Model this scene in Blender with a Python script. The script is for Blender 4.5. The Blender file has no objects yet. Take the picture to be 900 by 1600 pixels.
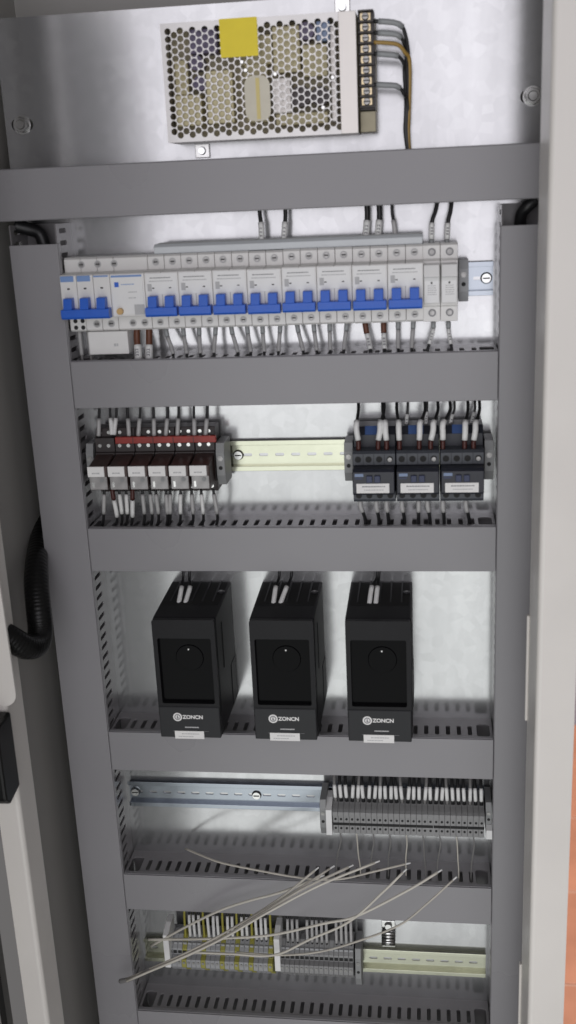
import bpy, bmesh, math, random
from mathutils import Vector, Matrix
random.seed(7)
S = bpy.context.scene
COL = S.collection

# ------------------------------------------------------------------ camera
CAM = Vector((0.38344, -1.11246, 1.55))
RM = Matrix.Rotation(0.136658, 3, 'Z') @ Matrix.Rotation(1.278142, 3, 'X') @ Matrix.Rotation(-0.046258, 3, 'Z')
FPX = 1667.16
cd = bpy.data.cameras.new('camera'); cam = bpy.data.objects.new('camera', cd); COL.objects.link(cam)
cam.matrix_world = Matrix.Translation(CAM) @ RM.to_4x4()
cd.sensor_fit = 'VERTICAL'; cd.sensor_height = 36; cd.lens = 36 * FPX / 1600
cd.clip_start = 0.01; cd.clip_end = 60
cd.dof.use_dof = True; cd.dof.focus_distance = 1.30; cd.dof.aperture_fstop = 4.6
S.camera = cam

# ------------------------------------------------------------------ light
w = bpy.data.worlds.new('World'); S.world = w; w.use_nodes = True
w.node_tree.nodes['Background'].inputs[0].default_value = (1.0, 0.965, 0.955, 1)
w.node_tree.nodes['Background'].inputs[1].default_value = 0.13

def area(name, loc, target, sx, sy, power, col, shape='RECTANGLE', roll=0):
    ld = bpy.data.lights.new(name, 'AREA'); ld.shape = shape; ld.size = sx; ld.size_y = sy
    ld.energy = power; ld.color = col
    o = bpy.data.objects.new(name, ld); COL.objects.link(o); o.location = loc
    q = (Vector(target) - Vector(loc)).to_track_quat('-Z', 'Y')
    o.rotation_euler = (q.to_matrix() @ Matrix.Rotation(roll, 3, 'Z')).to_euler()
    return o
area('low_fill_light', (-0.20, -1.80, 0.10), (-0.1, 0, 0.10), 1.9, 2.1, 15, (0.97, 1.0, 0.98))  # added fill, no known source; gives the plate its bright reflections
area('window_light', (0.35, -3.0, 1.95), (0.35, 0, 1.75), 3.2, 2.2, 35, (0.965, 0.94, 1.0))
area('far_floor_fill', (1.7, 1.1, 2.5), (1.6, 1.0, 0), 0.9, 0.6, 75, (1.0, 0.95, 0.9))  # added unseen lamp, brightens the strip of floor behind the cabinet
S.view_settings.view_transform = 'Standard'; S.view_settings.look = 'None'
S.view_settings.exposure = 0.12; S.view_settings.gamma = 1.0
S.view_settings.use_curve_mapping = False

# ------------------------------------------------------------------ helpers
def at(px, py, y):
    """world point on the plane of depth y seen at photo position px,py"""
    d = RM @ Vector(((px - 450) / FPX, -(py - 800) / FPX, -1))
    return CAM + d * ((y - CAM.y) / d.y)

MATS = {}
def mat(name, col, rough=0.5, metal=0.0, var=0.0, scale=30.0, bump=0.0, bscale=400.0, rvar=0.0, spec=0.5, coat=0.0, trans=0.0, emit=0):
    m = bpy.data.materials.new(name); m.use_nodes = True; nt = m.node_tree
    b = nt.nodes['Principled BSDF']
    b.inputs['Base Color'].default_value = (*col, 1); b.inputs['Roughness'].default_value = rough
    b.inputs['Metallic'].default_value = metal; b.inputs['Specular IOR Level'].default_value = spec
    b.inputs['Coat Weight'].default_value = coat; b.inputs['Transmission Weight'].default_value = trans
    if emit:
        b.inputs['Emission Color'].default_value = (*col, 1); b.inputs['Emission Strength'].default_value = emit
    tc = nt.nodes.new('ShaderNodeTexCoord')
    if var or rvar:
        n = nt.nodes.new('ShaderNodeTexNoise'); n.inputs['Scale'].default_value = scale; n.inputs['Detail'].default_value = 5
        nt.links.new(tc.outputs['Object'], n.inputs['Vector'])
        if var:
            r = nt.nodes.new('ShaderNodeMapRange'); r.inputs[1].default_value = 0.3; r.inputs[2].default_value = 0.7
            r.inputs[3].default_value = 1 - var; r.inputs[4].default_value = 1 + var
            nt.links.new(n.outputs[0], r.inputs[0])
            mx = nt.nodes.new('ShaderNodeVectorMath'); mx.operation = 'SCALE'; mx.inputs[0].default_value = col
            nt.links.new(r.outputs[0], mx.inputs['Scale']); nt.links.new(mx.outputs[0], b.inputs['Base Color'])
        if rvar:
            r2 = nt.nodes.new('ShaderNodeMapRange'); r2.inputs[1].default_value = 0.3; r2.inputs[2].default_value = 0.7
            r2.inputs[3].default_value = max(0.02, rough - rvar); r2.inputs[4].default_value = rough + rvar
            nt.links.new(n.outputs[0], r2.inputs[0]); nt.links.new(r2.outputs[0], b.inputs['Roughness'])
    if bump:
        n2 = nt.nodes.new('ShaderNodeTexNoise'); n2.inputs['Scale'].default_value = bscale; n2.inputs['Detail'].default_value = 3
        nt.links.new(tc.outputs['Object'], n2.inputs['Vector'])
        bp = nt.nodes.new('ShaderNodeBump'); bp.inputs['Strength'].default_value = bump; bp.inputs['Distance'].default_value = 0.001
        nt.links.new(n2.outputs[0], bp.inputs['Height']); nt.links.new(bp.outputs[0], b.inputs['Normal'])
    MATS[name] = m; return m

def galvanised():
    m = bpy.data.materials.new('galvanised'); m.use_nodes = True; nt = m.node_tree; N = nt.nodes; L = nt.links
    out = N['Material Output']; N.remove(N['Principled BSDF'])
    tc = N.new('ShaderNodeTexCoord')
    n = N.new('ShaderNodeTexNoise'); n.inputs['Scale'].default_value = 16; n.inputs['Detail'].default_value = 6; n.inputs['Roughness'].default_value = 0.6
    mp = N.new('ShaderNodeMapping'); mp.inputs['Scale'].default_value = (1.0, 1.0, 0.14)
    L.new(tc.outputs['Object'], mp.inputs[0]); L.new(mp.outputs[0], n.inputs['Vector'])
    v = N.new('ShaderNodeTexVoronoi'); v.inputs['Scale'].default_value = 90; L.new(tc.outputs['Object'], v.inputs['Vector'])
    cr = N.new('ShaderNodeMapRange'); cr.inputs[1].default_value = 0.3; cr.inputs[2].default_value = 0.7; cr.inputs[3].default_value = 0.47; cr.inputs[4].default_value = 0.57
    L.new(n.outputs[0], cr.inputs[0])
    sp = N.new('ShaderNodeMapRange'); sp.inputs[3].default_value = 0.95; sp.inputs[4].default_value = 1.05; L.new(v.outputs['Color'], sp.inputs[0])
    mu = N.new('ShaderNodeMath'); mu.operation = 'MULTIPLY'; L.new(cr.outputs[0], mu.inputs[0]); L.new(sp.outputs[0], mu.inputs[1])
    vm = N.new('ShaderNodeVectorMath'); vm.operation = 'SCALE'; vm.inputs[0].default_value = (0.98, 0.985, 1.0); L.new(mu.outputs[0], vm.inputs['Scale'])
    rr = N.new('ShaderNodeMapRange'); rr.inputs[1].default_value = 0.3; rr.inputs[2].default_value = 0.7; rr.inputs[3].default_value = 0.20; rr.inputs[4].default_value = 0.15
    L.new(n.outputs[0], rr.inputs[0])
    sh = []
    for k in range(2):
        b = N.new('ShaderNodeBsdfPrincipled'); b.inputs['Metallic'].default_value = 1.0
        L.new(vm.outputs[0], b.inputs['Base Color']); sh.append(b)
    tv = N.new('ShaderNodeCombineXYZ'); tv.inputs[2].default_value = 1.0      # vertical rolling direction of the sheet
    for q in sh:
        q.inputs['Anisotropic'].default_value = 0.25; L.new(tv.outputs[0], q.inputs['Tangent'])
    L.new(rr.outputs[0], sh[0].inputs['Roughness']); sh[1].inputs['Roughness'].default_value = 0.58
    mx = N.new('ShaderNodeMixShader'); mx.inputs[0].default_value = 0.25
    L.new(sh[0].outputs[0], mx.inputs[1]); L.new(sh[1].outputs[0], mx.inputs[2]); L.new(mx.outputs[0], out.inputs[0])
    MATS['galvanised'] = m; return m
galvanised()
mat('pvc', (0.282, 0.275, 0.287), 0.29, var=0.045, scale=5, bump=0.03, bscale=900, rvar=0.03)
mat('pvc_in', (0.255, 0.246, 0.252), 0.26, var=0.05, scale=20)
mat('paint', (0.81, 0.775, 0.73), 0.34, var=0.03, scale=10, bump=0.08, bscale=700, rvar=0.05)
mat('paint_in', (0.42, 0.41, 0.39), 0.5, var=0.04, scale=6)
mat('door_darkened', (0.10, 0.10, 0.098), 0.6, var=0.05, scale=5)  # door inside set darker so its mirror image dims the plate's left
mat('steel', (0.66, 0.66, 0.65), 0.24, 1.0, var=0.08, scale=60, rvar=0.06)
mat('screw_dark', (0.30, 0.295, 0.29), 0.42, 1.0, var=0.25, scale=300)
mat('brass', (0.60, 0.50, 0.33), 0.35, 1.0, var=0.2, scale=200)
mat('zinc', (0.76, 0.78, 0.78), 0.20, 1.0, var=0.06, scale=25, rvar=0.05)
mat('zinc_blue_dark_reflection', (0.34, 0.37, 0.41), 0.22, 1.0, var=0.08, scale=25, rvar=0.05)  # bluish zinc, darkened to stand in for a dark reflection on the rail
mat('zinc_yellow', (0.54, 0.55, 0.44), 0.20, 1.0, var=0.06, scale=25, rvar=0.05)
mat('hole', (0.012, 0.012, 0.012), 0.7)
mat('white_plastic', (0.81, 0.80, 0.78), 0.36, var=0.02, scale=40)
mat('white_panel', (0.84, 0.84, 0.83), 0.33, var=0.02, scale=60)
mat('blue_plastic', (0.018, 0.125, 0.62), 0.34, var=0.05, scale=60)
mat('pale_blue', (0.20, 0.33, 0.62), 0.4)
mat('comb', (0.64, 0.67, 0.69), 0.38, var=0.03)
mat('print_grey', (0.26, 0.26, 0.27), 0.6)
mat('print_faint', (0.52, 0.52, 0.52), 0.6)
mat('wire_black', (0.014, 0.014, 0.015), 0.42)
mat('wire_brown', (0.13, 0.045, 0.022), 0.45)
mat('wire_white', (0.62, 0.59, 0.52), 0.45, var=0.04, scale=80)
mat('wire_cream', (0.52, 0.49, 0.43), 0.5, var=0.06, scale=60)
mat('wire_grey', (0.22, 0.215, 0.21), 0.45)
mat('wire_yg', (0.36, 0.33, 0.05), 0.45)
mat('wire_amber', (0.40, 0.25, 0.06), 0.4)
mat('sleeve', (0.80, 0.80, 0.785), 0.42, var=0.06, scale=300)
mat('sleeve_clear', (0.46, 0.455, 0.45), 0.35, var=0.05, scale=300)
mat('sleeve_grey', (0.33, 0.345, 0.35), 0.42)
mat('ferrule_red', (0.07, 0.018, 0.014), 0.42)
mat('red_strip', (0.30, 0.026, 0.018), 0.4, var=0.2, scale=70)
mat('black_plastic', (0.022, 0.022, 0.025), 0.42, var=0.06, scale=50, bump=0.05, bscale=1500)
mat('drive_body', (0.013, 0.013, 0.0145), 0.48, var=0.06, scale=40, bump=0.08, bscale=2000, spec=0.22)
mat('drive_panel', (0.030, 0.031, 0.033), 0.42, bump=0.05, bscale=2000, spec=0.22)
mat('gloss_black', (0.004, 0.004, 0.0045), 0.12, spec=0.06)
mat('contactor', (0.016, 0.018, 0.028), 0.40, var=0.05, scale=60)
mat('contactor_grey', (0.060, 0.066, 0.078), 0.45, var=0.05, scale=60)
mat('navy', (0.020, 0.030, 0.085), 0.4)
mat('contactor_blue', (0.05, 0.10, 0.26), 0.4)
mat('logo_plate', (0.20, 0.27, 0.42), 0.4)
mat('label', (0.86, 0.85, 0.83), 0.5, var=0.02, scale=90)
mat('relay_clear', (0.36, 0.35, 0.345), 0.16, var=0.18, scale=110, spec=0.6)
mat('relay_dark', (0.060, 0.036, 0.032), 0.3, var=0.3, scale=120)
mat('socket', (0.040, 0.032, 0.031), 0.42)
mat('clamp_grey', (0.26, 0.265, 0.265), 0.45, var=0.04)
mat('term_grey', (0.275, 0.275, 0.275), 0.45, var=0.05, scale=120)
mat('term_light', (0.36, 0.365, 0.375), 0.45, var=0.05, scale=120)
mat('term_yellow', (0.34, 0.32, 0.07), 0.42, var=0.05, scale=120)
mat('end_white', (0.85, 0.85, 0.84), 0.42)
mat('psu_cover', (0.53, 0.52, 0.51), 0.36, 0.75, var=0.05, scale=20, rvar=0.06)
mat('psu_alu', (0.66, 0.63, 0.60), 0.40, 0.55, var=0.04, scale=20)
mat('psu_base', (0.30, 0.27, 0.19), 0.45, 0.4, var=0.12, scale=40)
mat('pcb', (0.42, 0.37, 0.24), 0.5, var=0.15, scale=90)
mat('transformer', (0.62, 0.55, 0.33), 0.5, var=0.06, scale=90)
mat('purple_part', (0.16, 0.13, 0.22), 0.4, var=0.2, scale=120)
mat('cap_blue', (0.20, 0.27, 0.42), 0.35)
mat('cap_dark', (0.05, 0.035, 0.035), 0.35)
mat('copper', (0.42, 0.20, 0.10), 0.35, 0.6, var=0.2, scale=200)
mat('yellow_label', (0.92, 0.74, 0.02), 0.45, var=0.03, scale=60)
mat('pale_sticker', (0.66, 0.62, 0.50), 0.35, var=0.05, scale=60)
mat('pale_stripe', (0.70, 0.58, 0.22), 0.4)
mat('rubber', (0.008, 0.008, 0.008), 0.35, spec=0.3)
mat('tile', (0.48, 0.20, 0.115), 0.38, var=0.16, scale=7, bump=0.08, bscale=120, rvar=0.08)
mat('grout', (0.55, 0.33, 0.24), 0.8, var=0.08, scale=40)
mat('far_wall', (0.36, 0.40, 0.47), 0.7, var=0.05, scale=5)
mat('amber_button', (0.62, 0.40, 0.16), 0.4)
mat('led_white', (0.9, 0.9, 0.88), 0.3)

class B:
    """collects simple solids; build() links them as ONE mesh object"""
    def __init__(s, o=(0, 0, 0)):
        s.v = []; s.f = []; s.o = Vector(o); s.sm = []
    def add(s, vs, fs, smooth=False):
        k = len(s.v); s.v += [Vector(p) - s.o for p in vs]; s.f += [tuple(i + k for i in f) for f in fs]; s.sm += [smooth] * len(fs)
    def box(s, x0, x1, y0, y1, z0, z1):
        vs = [(x0, y0, z0), (x1, y0, z0), (x1, y1, z0), (x0, y1, z0), (x0, y0, z1), (x1, y0, z1), (x1, y1, z1), (x0, y1, z1)]
        s.add(vs, [(3, 2, 1, 0), (4, 5, 6, 7), (0, 1, 5, 4), (1, 2, 6, 5), (2, 3, 7, 6), (3, 0, 4, 7)]); return s
    def prism_x(s, prof, x0, x1):
        # prof: (y,z) outline, counter-clockwise seen from +x
        n = len(prof); vs = [(x0, y, z) for y, z in prof] + [(x1, y, z) for y, z in prof]
        fs = [tuple(range(n))[::-1], tuple(range(n, 2 * n))] + [(i, (i + 1) % n, n + (i + 1) % n, n + i) for i in range(n)]
        s.add(vs, fs); return s
    def cyl(s, p0, p1, r0, r1=None, n=14):
        p0 = Vector(p0); p1 = Vector(p1); r1 = r0 if r1 is None else r1
        d = (p1 - p0).normalized(); a = d.orthogonal().normalized(); b = d.cross(a)
        vs = []
        for p, r in ((p0, r0), (p1, r1)):
            vs += [p + (a * math.cos(2 * math.pi * i / n) + b * math.sin(2 * math.pi * i / n)) * r for i in range(n)]
        k = len(s.f)
        s.add(vs, [tuple(range(n))[::-1], tuple(range(n, 2 * n))])
        s.add(vs, [(i, (i + 1) % n, n + (i + 1) % n, n + i) for i in range(n)], True); return s
    def tube(s, pts, r, n=8, rad=None, sub=6):
        P = spline(pts, sub); rs = [r] * len(P) if rad is None else [rad(i / (len(P) - 1)) for i in range(len(P))]
        vs = []; a = None
        for i, p in enumerate(P):
            d = (P[min(i + 1, len(P) - 1)] - P[max(i - 1, 0)]).normalized()
            if a is None: a = d.orthogonal().normalized()
            a = (a - d * a.dot(d)).normalized(); b = d.cross(a)
            vs += [p + (a * math.cos(2 * math.pi * k / n) + b * math.sin(2 * math.pi * k / n)) * rs[i] for k in range(n)]
        fs = []
        for i in range(len(P) - 1):
            for k in range(n):
                fs.append((i * n + k, i * n + (k + 1) % n, (i + 1) * n + (k + 1) % n, (i + 1) * n + k))
        k0 = len(s.v); s.add(vs, fs, True)
        s.f += [tuple(k0 + i for i in range(n))[::-1], tuple(k0 + (len(P) - 1) * n + i for i in range(n))]; s.sm += [False, False]
        return s
    def build(s, name, material, parent=None, bevel=0, seg=2):
        me = bpy.data.meshes.new(name); me.from_pydata([tuple(v) for v in s.v], [], s.f); me.update()
        bm = bmesh.new(); bm.from_mesh(me); bmesh.ops.recalc_face_normals(bm, faces=bm.faces[:]); bm.to_mesh(me); bm.free()
        me.polygons.foreach_set('use_smooth', s.sm)
        return link(name, me, material, parent, bevel, seg)

def link(name, me, material, parent=None, bevel=0, seg=2):
    o = bpy.data.objects.new(name, me); COL.objects.link(o)
    if not me.materials: me.materials.append(MATS[material])
    if parent is not None: o.parent = parent
    if bevel:
        m = o.modifiers.new('bevel', 'BEVEL'); m.width = bevel; m.segments = seg; m.limit_method = 'ANGLE'; m.angle_limit = math.radians(40)
    return o

def spline(pts, sub=6):
    P = [Vector(p) for p in pts]
    if len(P) < 3:
        return [P[0].lerp(P[1], t / sub) for t in range(sub + 1)]
    out = []
    for i in range(len(P) - 1):
        a = P[i - 1] if i else P[0] * 2 - P[1]; b = P[i]; c = P[i + 1]; d = P[i + 2] if i + 2 < len(P) else P[-1] * 2 - P[-2]
        for k in range(sub):
            t = k / sub
            out.append(0.5 * ((2 * b) + (c - a) * t + (2 * a - 5 * b + 4 * c - d) * t * t + (3 * b - 3 * c + d - a) * t ** 3))
    return out + [P[-1]]

def sheet(outer, holes, th):
    """flat sheet with holes in XY, thickness th centred on z=0 -> mesh data"""
    c = bpy.data.curves.new('c', 'CURVE'); c.dimensions = '2D'; c.fill_mode = 'BOTH'; c.extrude = th / 2
    for ring in [outer] + holes:
        sp = c.splines.new('POLY'); sp.points.add(len(ring) - 1); sp.use_cyclic_u = True
        for p, q in zip(sp.points, ring): p.co = (q[0], q[1], 0, 1)
    return curve_mesh(c)
def curve_mesh(c):
    o = bpy.data.objects.new('tmp', c); COL.objects.link(o)
    dg = bpy.context.evaluated_depsgraph_get(); dg.update()
    me = bpy.data.meshes.new_from_object(o.evaluated_get(dg)); bpy.data.objects.remove(o); bpy.data.curves.remove(c)
    me.materials.clear()
    return me
def text_mesh(txt, size, ext=0.0002, bold=0.0):
    c = bpy.data.curves.new('t', 'FONT'); c.body = txt; c.size = size; c.extrude = ext; c.align_x = 'CENTER'; c.align_y = 'CENTER'; c.offset = bold
    return curve_mesh(c)
FRONT = Matrix(((1, 0, 0, 0), (0, 0, -1, 0), (0, 1, 0, 0), (0, 0, 0, 1)))   # XY sheet -> XZ facing the camera (-y)

def rrect(cx, cy, wx, wy, r, n=4):
    out = []
    for sx, sy, a0 in ((1, 1, 0), (-1, 1, 90), (-1, -1, 180), (1, -1, 270)):
        for k in range(n + 1):
            a = math.radians(a0 + 90 * k / n)
            out.append((cx + sx * (wx / 2 - r) + r * math.cos(a), cy + sy * (wy / 2 - r) + r * math.sin(a)))
    return out
def rect(x0, x1, y0, y1): return [(x0, y0), (x1, y0), (x1, y1), (x0, y1)]
def ring(cx, cy, r, n=12): return [(cx + r * math.cos(2 * math.pi * k / n), cy + r * math.sin(2 * math.pi * k / n)) for k in range(n)]

def tag(o, label, cat, group=None):
    o['label'] = label; o['category'] = cat
    if group: o['group'] = group
    return o
def thing(name, label, cat, loc=(0, 0, 0), group=None):
    o = bpy.data.objects.new(name, None); COL.objects.link(o); o.location = loc; o.empty_display_size = 0.01
    return tag(o, label, cat, group)
def dup(root, loc, label, group=None):
    r = root.copy(); COL.objects.link(r); r.location = loc; r['label'] = label
    if group: r['group'] = group
    for ch in list(root.children):
        c = ch.copy(); COL.objects.link(c); c.parent = r
        for g in list(ch.children):
            d = g.copy(); COL.objects.link(d); d.parent = c
    return r
ORD = 'first second third fourth fifth sixth seventh eighth ninth tenth eleventh twelfth thirteenth fourteenth fifteenth sixteenth seventeenth eighteenth nineteenth twentieth'.split()
ORD += ['twenty-' + o for o in ORD[:9]] + ['thirtieth'] + ['thirty-' + o for o in ORD[:9]] + ['fortieth']

# ------------------------------------------------------------------ setting
fl = B().box(0.0, 2.42, 0.25, 1.80, -0.05, -0.003).build('floor', 'grout'); fl['kind'] = 'structure'
tm = B().box(-0.147, 0.147, -0.147, 0.147, -0.02, 0.0)
t0 = tm.build('tile', 'tile', fl, 0.002)
first = True
for i in range(8):
    for j in range(5):
        o = t0 if first else t0.copy()
        if not first: COL.objects.link(o)
        first = False
        o.location = (0.16 + 0.3 * i, 0.26 + 0.3 * j + 0.302 + 0.0, random.uniform(-0.0006, 0.0006))
        o.rotation_euler = (0, 0, random.choice((0, 1, 2, 3)) * math.pi / 2)
fw = B().box(0.0, 2.42, 1.80, 1.9, -0.05, 2.2).build('back_wall', 'far_wall'); fw['kind'] = 'structure'

# ------------------------------------------------------------------ cabinet
cab = thing('electrical_cabinet', 'off-white painted steel cabinet enclosing all the wiring, open at the front', 'cabinet', (0.2235, 0.01, 0))
O = cab.location
XL, XR, YF, YB, ZB, ZT = -0.081, 0.5235, -0.15, 0.17, 0.08, 1.90
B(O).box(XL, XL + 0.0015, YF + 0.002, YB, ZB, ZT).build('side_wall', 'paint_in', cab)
B(O).box(XR - 0.0015, XR, YF + 0.002, YB, ZB, ZT).build('side_wall', 'paint', cab)
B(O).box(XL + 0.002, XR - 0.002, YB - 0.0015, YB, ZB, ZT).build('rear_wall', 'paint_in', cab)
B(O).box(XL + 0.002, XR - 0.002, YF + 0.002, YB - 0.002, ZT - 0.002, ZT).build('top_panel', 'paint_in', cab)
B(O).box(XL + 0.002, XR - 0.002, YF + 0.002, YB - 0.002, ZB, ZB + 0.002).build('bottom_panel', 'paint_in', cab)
B(O).box(XL, XR, YF + 0.01, YB, 0.0, ZB - 0.001).build('plinth', 'black_plastic', cab, 0.002)
def rim(x_out, x_in, depth, name):
    # folded rim: face sheet, rolled edge, then a return wall running back into the cabinet
    s = 1 if x_in > x_out else -1; t = 0.0018; r = 0.005
    path = [(x_out, YF + 0.001)]
    path += [(x_in - s * r + s * r * math.sin(a), YF + r - r * math.cos(a)) for a in [math.radians(v) for v in range(0, 91, 15)]]
    path += [(x_in, YF + depth)]
    inner = [(x_out, YF + t + 0.001)] + [(x_in - s * r + s * (r - t) * math.sin(a), YF + r - (r - t) * math.cos(a)) for a in [math.radians(v) for v in range(0, 91, 15)]] + [(x_in - s * t, YF + depth)]
    ol = path + inner[::-1]; n = len(ol); b = B(O)
    vs = [(x, y, ZB) for x, y in ol] + [(x, y, ZT) for x, y in ol]
    m = len(path)
    fs = [(i, (i + 1) % n, n + (i + 1) % n, n + i) for i in range(n)]
    b.add(vs, fs, True)
    o = b.build(name, 'paint', cab)
    for p in o.data.polygons: p.use_smooth = False
    return o
rim(XL, -0.055, 0.043, 'front_rim'); rim(XR, 0.486, 0.080, 'front_rim')
for z0, z1 in ((1.00, 1.12), (0.60, 0.69)):
    B(O).box(0.4835, 0.4862, -0.072, -0.066, z0, z1).build('edge_trim', 'paint', cab, 0.0008)
# latch box on the left rim
latch = B(O); c0 = at(16, 1112, -0.153); c1 = at(16, 1222, -0.153)
latch.prism_x([(YF - 0.001, c1.z - 0.004), (YF - 0.001, c0.z), (-0.182, c0.z), (-0.19, c0.z - 0.004), (-0.19, c1.z), (-0.18, c1.z - 0.01)][::-1], -0.095, c0.x)
latch.build('hinge_block', 'rubber', cab, 0.003)
# rounded cover plate over the cable entry on the left rim
pA = at(27, 1104, -0.155)
pm = sheet([(-0.11, pA.z + 0.012), (-0.11, 1.45), (pA.x - 0.012, 1.45)] + [(pA.x - 0.012 + 0.010, pA.z + 0.14)] + [(pA.x - 0.014 + 0.014 * math.cos(a), pA.z + 0.014 + 0.014 * math.sin(a)) for a in [math.radians(-v) for v in range(0, 91, 15)]], [], 0.003)
pm.transform(FRONT); pm.transform(Matrix.Translation(Vector((0, -0.1535, 0)) - O)); link('entry_cover', pm, 'paint', cab, 0.001)
# open door hinged on the left, swung wide
ang = math.radians(94); hx, hy = XL - 0.012, YF - 0.012
dv = Vector((math.cos(ang), -math.sin(ang), 0)); nv = Vector((math.sin(ang), math.cos(ang), 0))
def slab(u0, u1, n0, n1, z0, z1):
    b = B(O); h = Vector((hx, hy, 0)); vs = []
    for z in (z0, z1):
        for u, n in ((u0, n0), (u1, n0), (u1, n1), (u0, n1)): vs.append(h + dv * u + nv * n + Vector((0, 0, z)))
    b.add(vs, [(3, 2, 1, 0), (4, 5, 6, 7), (0, 1, 5, 4), (1, 2, 6, 5), (2, 3, 7, 6), (3, 0, 4, 7)]); return b
door = slab(0, 0.595, -0.020, 0, ZB + 0.01, ZT - 0.01).build('door', 'paint', cab, 0.002)
slab(0.04, 0.56, 0.0002, 0.0006, ZB + 0.06, ZT - 0.06).build('reflection_darkener', 'door_darkened', door)  # unseen dark sheet added to darken the door's reflection in the plate
slab(0.012, 0.024, 0.0005, 0.008, ZB + 0.03, ZT - 0.03).build('gasket', 'rubber', door)
slab(0.571, 0.583, 0.0005, 0.008, ZB + 0.03, ZT - 0.03).build('gasket', 'rubber', door)

# mounting plate
pl = thing('mounting_plate', 'galvanised steel mounting plate behind all the trunking and devices', 'plate', (0.2235, 0.05, 0.9))
PO = pl.location
hb = [(-0.0422, 1.629), (0.4893, 1.629)]
outer = rect(-0.061, 0.508, 0.16, 1.7335)
holes = [rrect(x, z, 0.024, 0.0125, 0.006) for x, z in hb]
me = sheet(outer, holes, 0.0024); me.transform(FRONT); me.transform(Matrix.Translation(Vector((0, 0.0512, 0)) - PO))
link('plate_sheet', me, 'galvanised', pl)
B(PO).box(-0.061, 0.508, 0.0526, 0.07, 1.7315, 1.7335).build('top_flange', 'galvanised', pl)
for x, z in hb:
    bo = B(PO).cyl((x, 0.049, z), (x, 0.044, z), 0.0090, 0.0075, 6).build('bolt', 'steel', pl, 0.0012)
    B(PO).cyl((x, 0.0545, z), (x, 0.0492, z), 0.0098, n=20).build('washer', 'steel', bo, 0.0004)
    B(PO).cyl((x, 0.0440, z), (x, 0.0422, z), 0.0052, 0.0042, 16).build('bolt_tip', 'steel', bo, 0.0006)

# ------------------------------------------------------------------ wiring trunking 50 x 50
PITCH = 0.0126
def slot_wall_mesh(L, off=0.0, ends=False):
    hs = []; k = 0
    u = 0.008 + off
    if ends:
        hs += [rrect(0.0105, 0.0205, 0.0150, 0.0300, 0.005, 4), rrect(L - 0.0105, 0.0205, 0.0150, 0.0300, 0.005, 4)]; u += 0.0165; L0 = L; L -= 0.017
    while u < L - 0.006:
        hs.append(rrect(u, 0.0200, 0.0050, 0.0225, 0.0024, 3)); u += PITCH
    if ends: L = L0
    return sheet(rect(0, L, 0, 0.050), hs, 0.0016)
def trunk_h(x0, x1, zt, label, topslots=True):
    t = thing('wiring_trunking', label, 'trunking', ((x0 + x1) / 2, 0.05, zt - 0.025), 'slotted grey wiring trunking')
    o = t.location
    B(o).box(x0, x1, 0.0475, 0.0495, zt - 0.0485, zt - 0.0015).build('base', 'pvc_in', t)
    for zz in (zt - 0.001, zt - 0.049):
        me = slot_wall_mesh(x1 - x0, random.uniform(0, 0.004), True)        # XY: y is the depth from the front edge
        me.transform(Matrix.Translation(Vector((x0, 0.0008, zz)) - o)); link('slotted_wall', me, 'pvc_in', t)
    b = B(o); e = 0.0005
    b.box(x0, x1, -0.0022, 0.0, zt - 0.050 - e, zt + e)
    b.box(x0, x1, 0.0, 0.0055, zt - 0.0002, zt + e + 0.0006); b.box(x0, x1, 0.0, 0.0055, zt - 0.0506 - e, zt - 0.0498)
    b.build('cover', 'pvc', t, 0.0007)
    return t
def trunk_v(x0, x1, z0, z1, zc, label):
    t = thing('wiring_trunking', label, 'trunking', ((x0 + x1) / 2, 0.05, z0), 'slotted grey wiring trunking')
    o = t.location
    B(o).box(x0 + 0.002, x1 - 0.002, 0.0475, 0.0495, z0, z1).build('base', 'pvc_in', t)
    for xx in (x0 + 0.001, x1 - 0.001):
        me = slot_wall_mesh(z1 - z0, 0.002)
        me.transform(Matrix(((0, 0, 1, 0), (0, 1, 0, 0), (1, 0, 0, 0), (0, 0, 0, 1)))); me.flip_normals()
        me.transform(Matrix.Translation(Vector((xx, 0.0008, z0)) - o)); link('slotted_wall', me, 'pvc_in', t)
    b = B(o); e = 0.0005
    b.box(x0 - e, x1 + e, -0.0026, 0.0, z0, zc)
    b.box(x0 - e - 0.0006, x0 + 0.0002, 0.0, 0.0055, z0, zc); b.box(x1 - 0.0002, x1 + e + 0.0006, 0.0, 0.0055, z0, zc)
    b.build('cover', 'pvc', t, 0.0007)
    return t
W = 0.457
zT = [1.5825, 1.3825, 1.1935, 0.9375, 0.7385, 0.5305]
names = ['top grey trunking cover below the perforated power supply', 'grey trunking between the breaker row and the relay row', 'grey trunking between the relay row and the three black drives',
         'grey trunking just below the three black drives', 'grey trunking crossed by the loose white wires', 'lowest grey trunking under the yellow and grey terminals']
trunk_h(-0.066, 0.515, zT[0], names[0])
for k in range(1, 6): trunk_h(0.0015, W - 0.0015, zT[k], names[k])
trunk_v(-0.0515, 0.0, 0.30, 1.527, 1.507, 'tall grey trunking running down the left side of the plate')
trunk_v(W, W + 0.0505, 0.30, 1.527, 1.507, 'tall grey trunking running down the right side of the plate')

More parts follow.
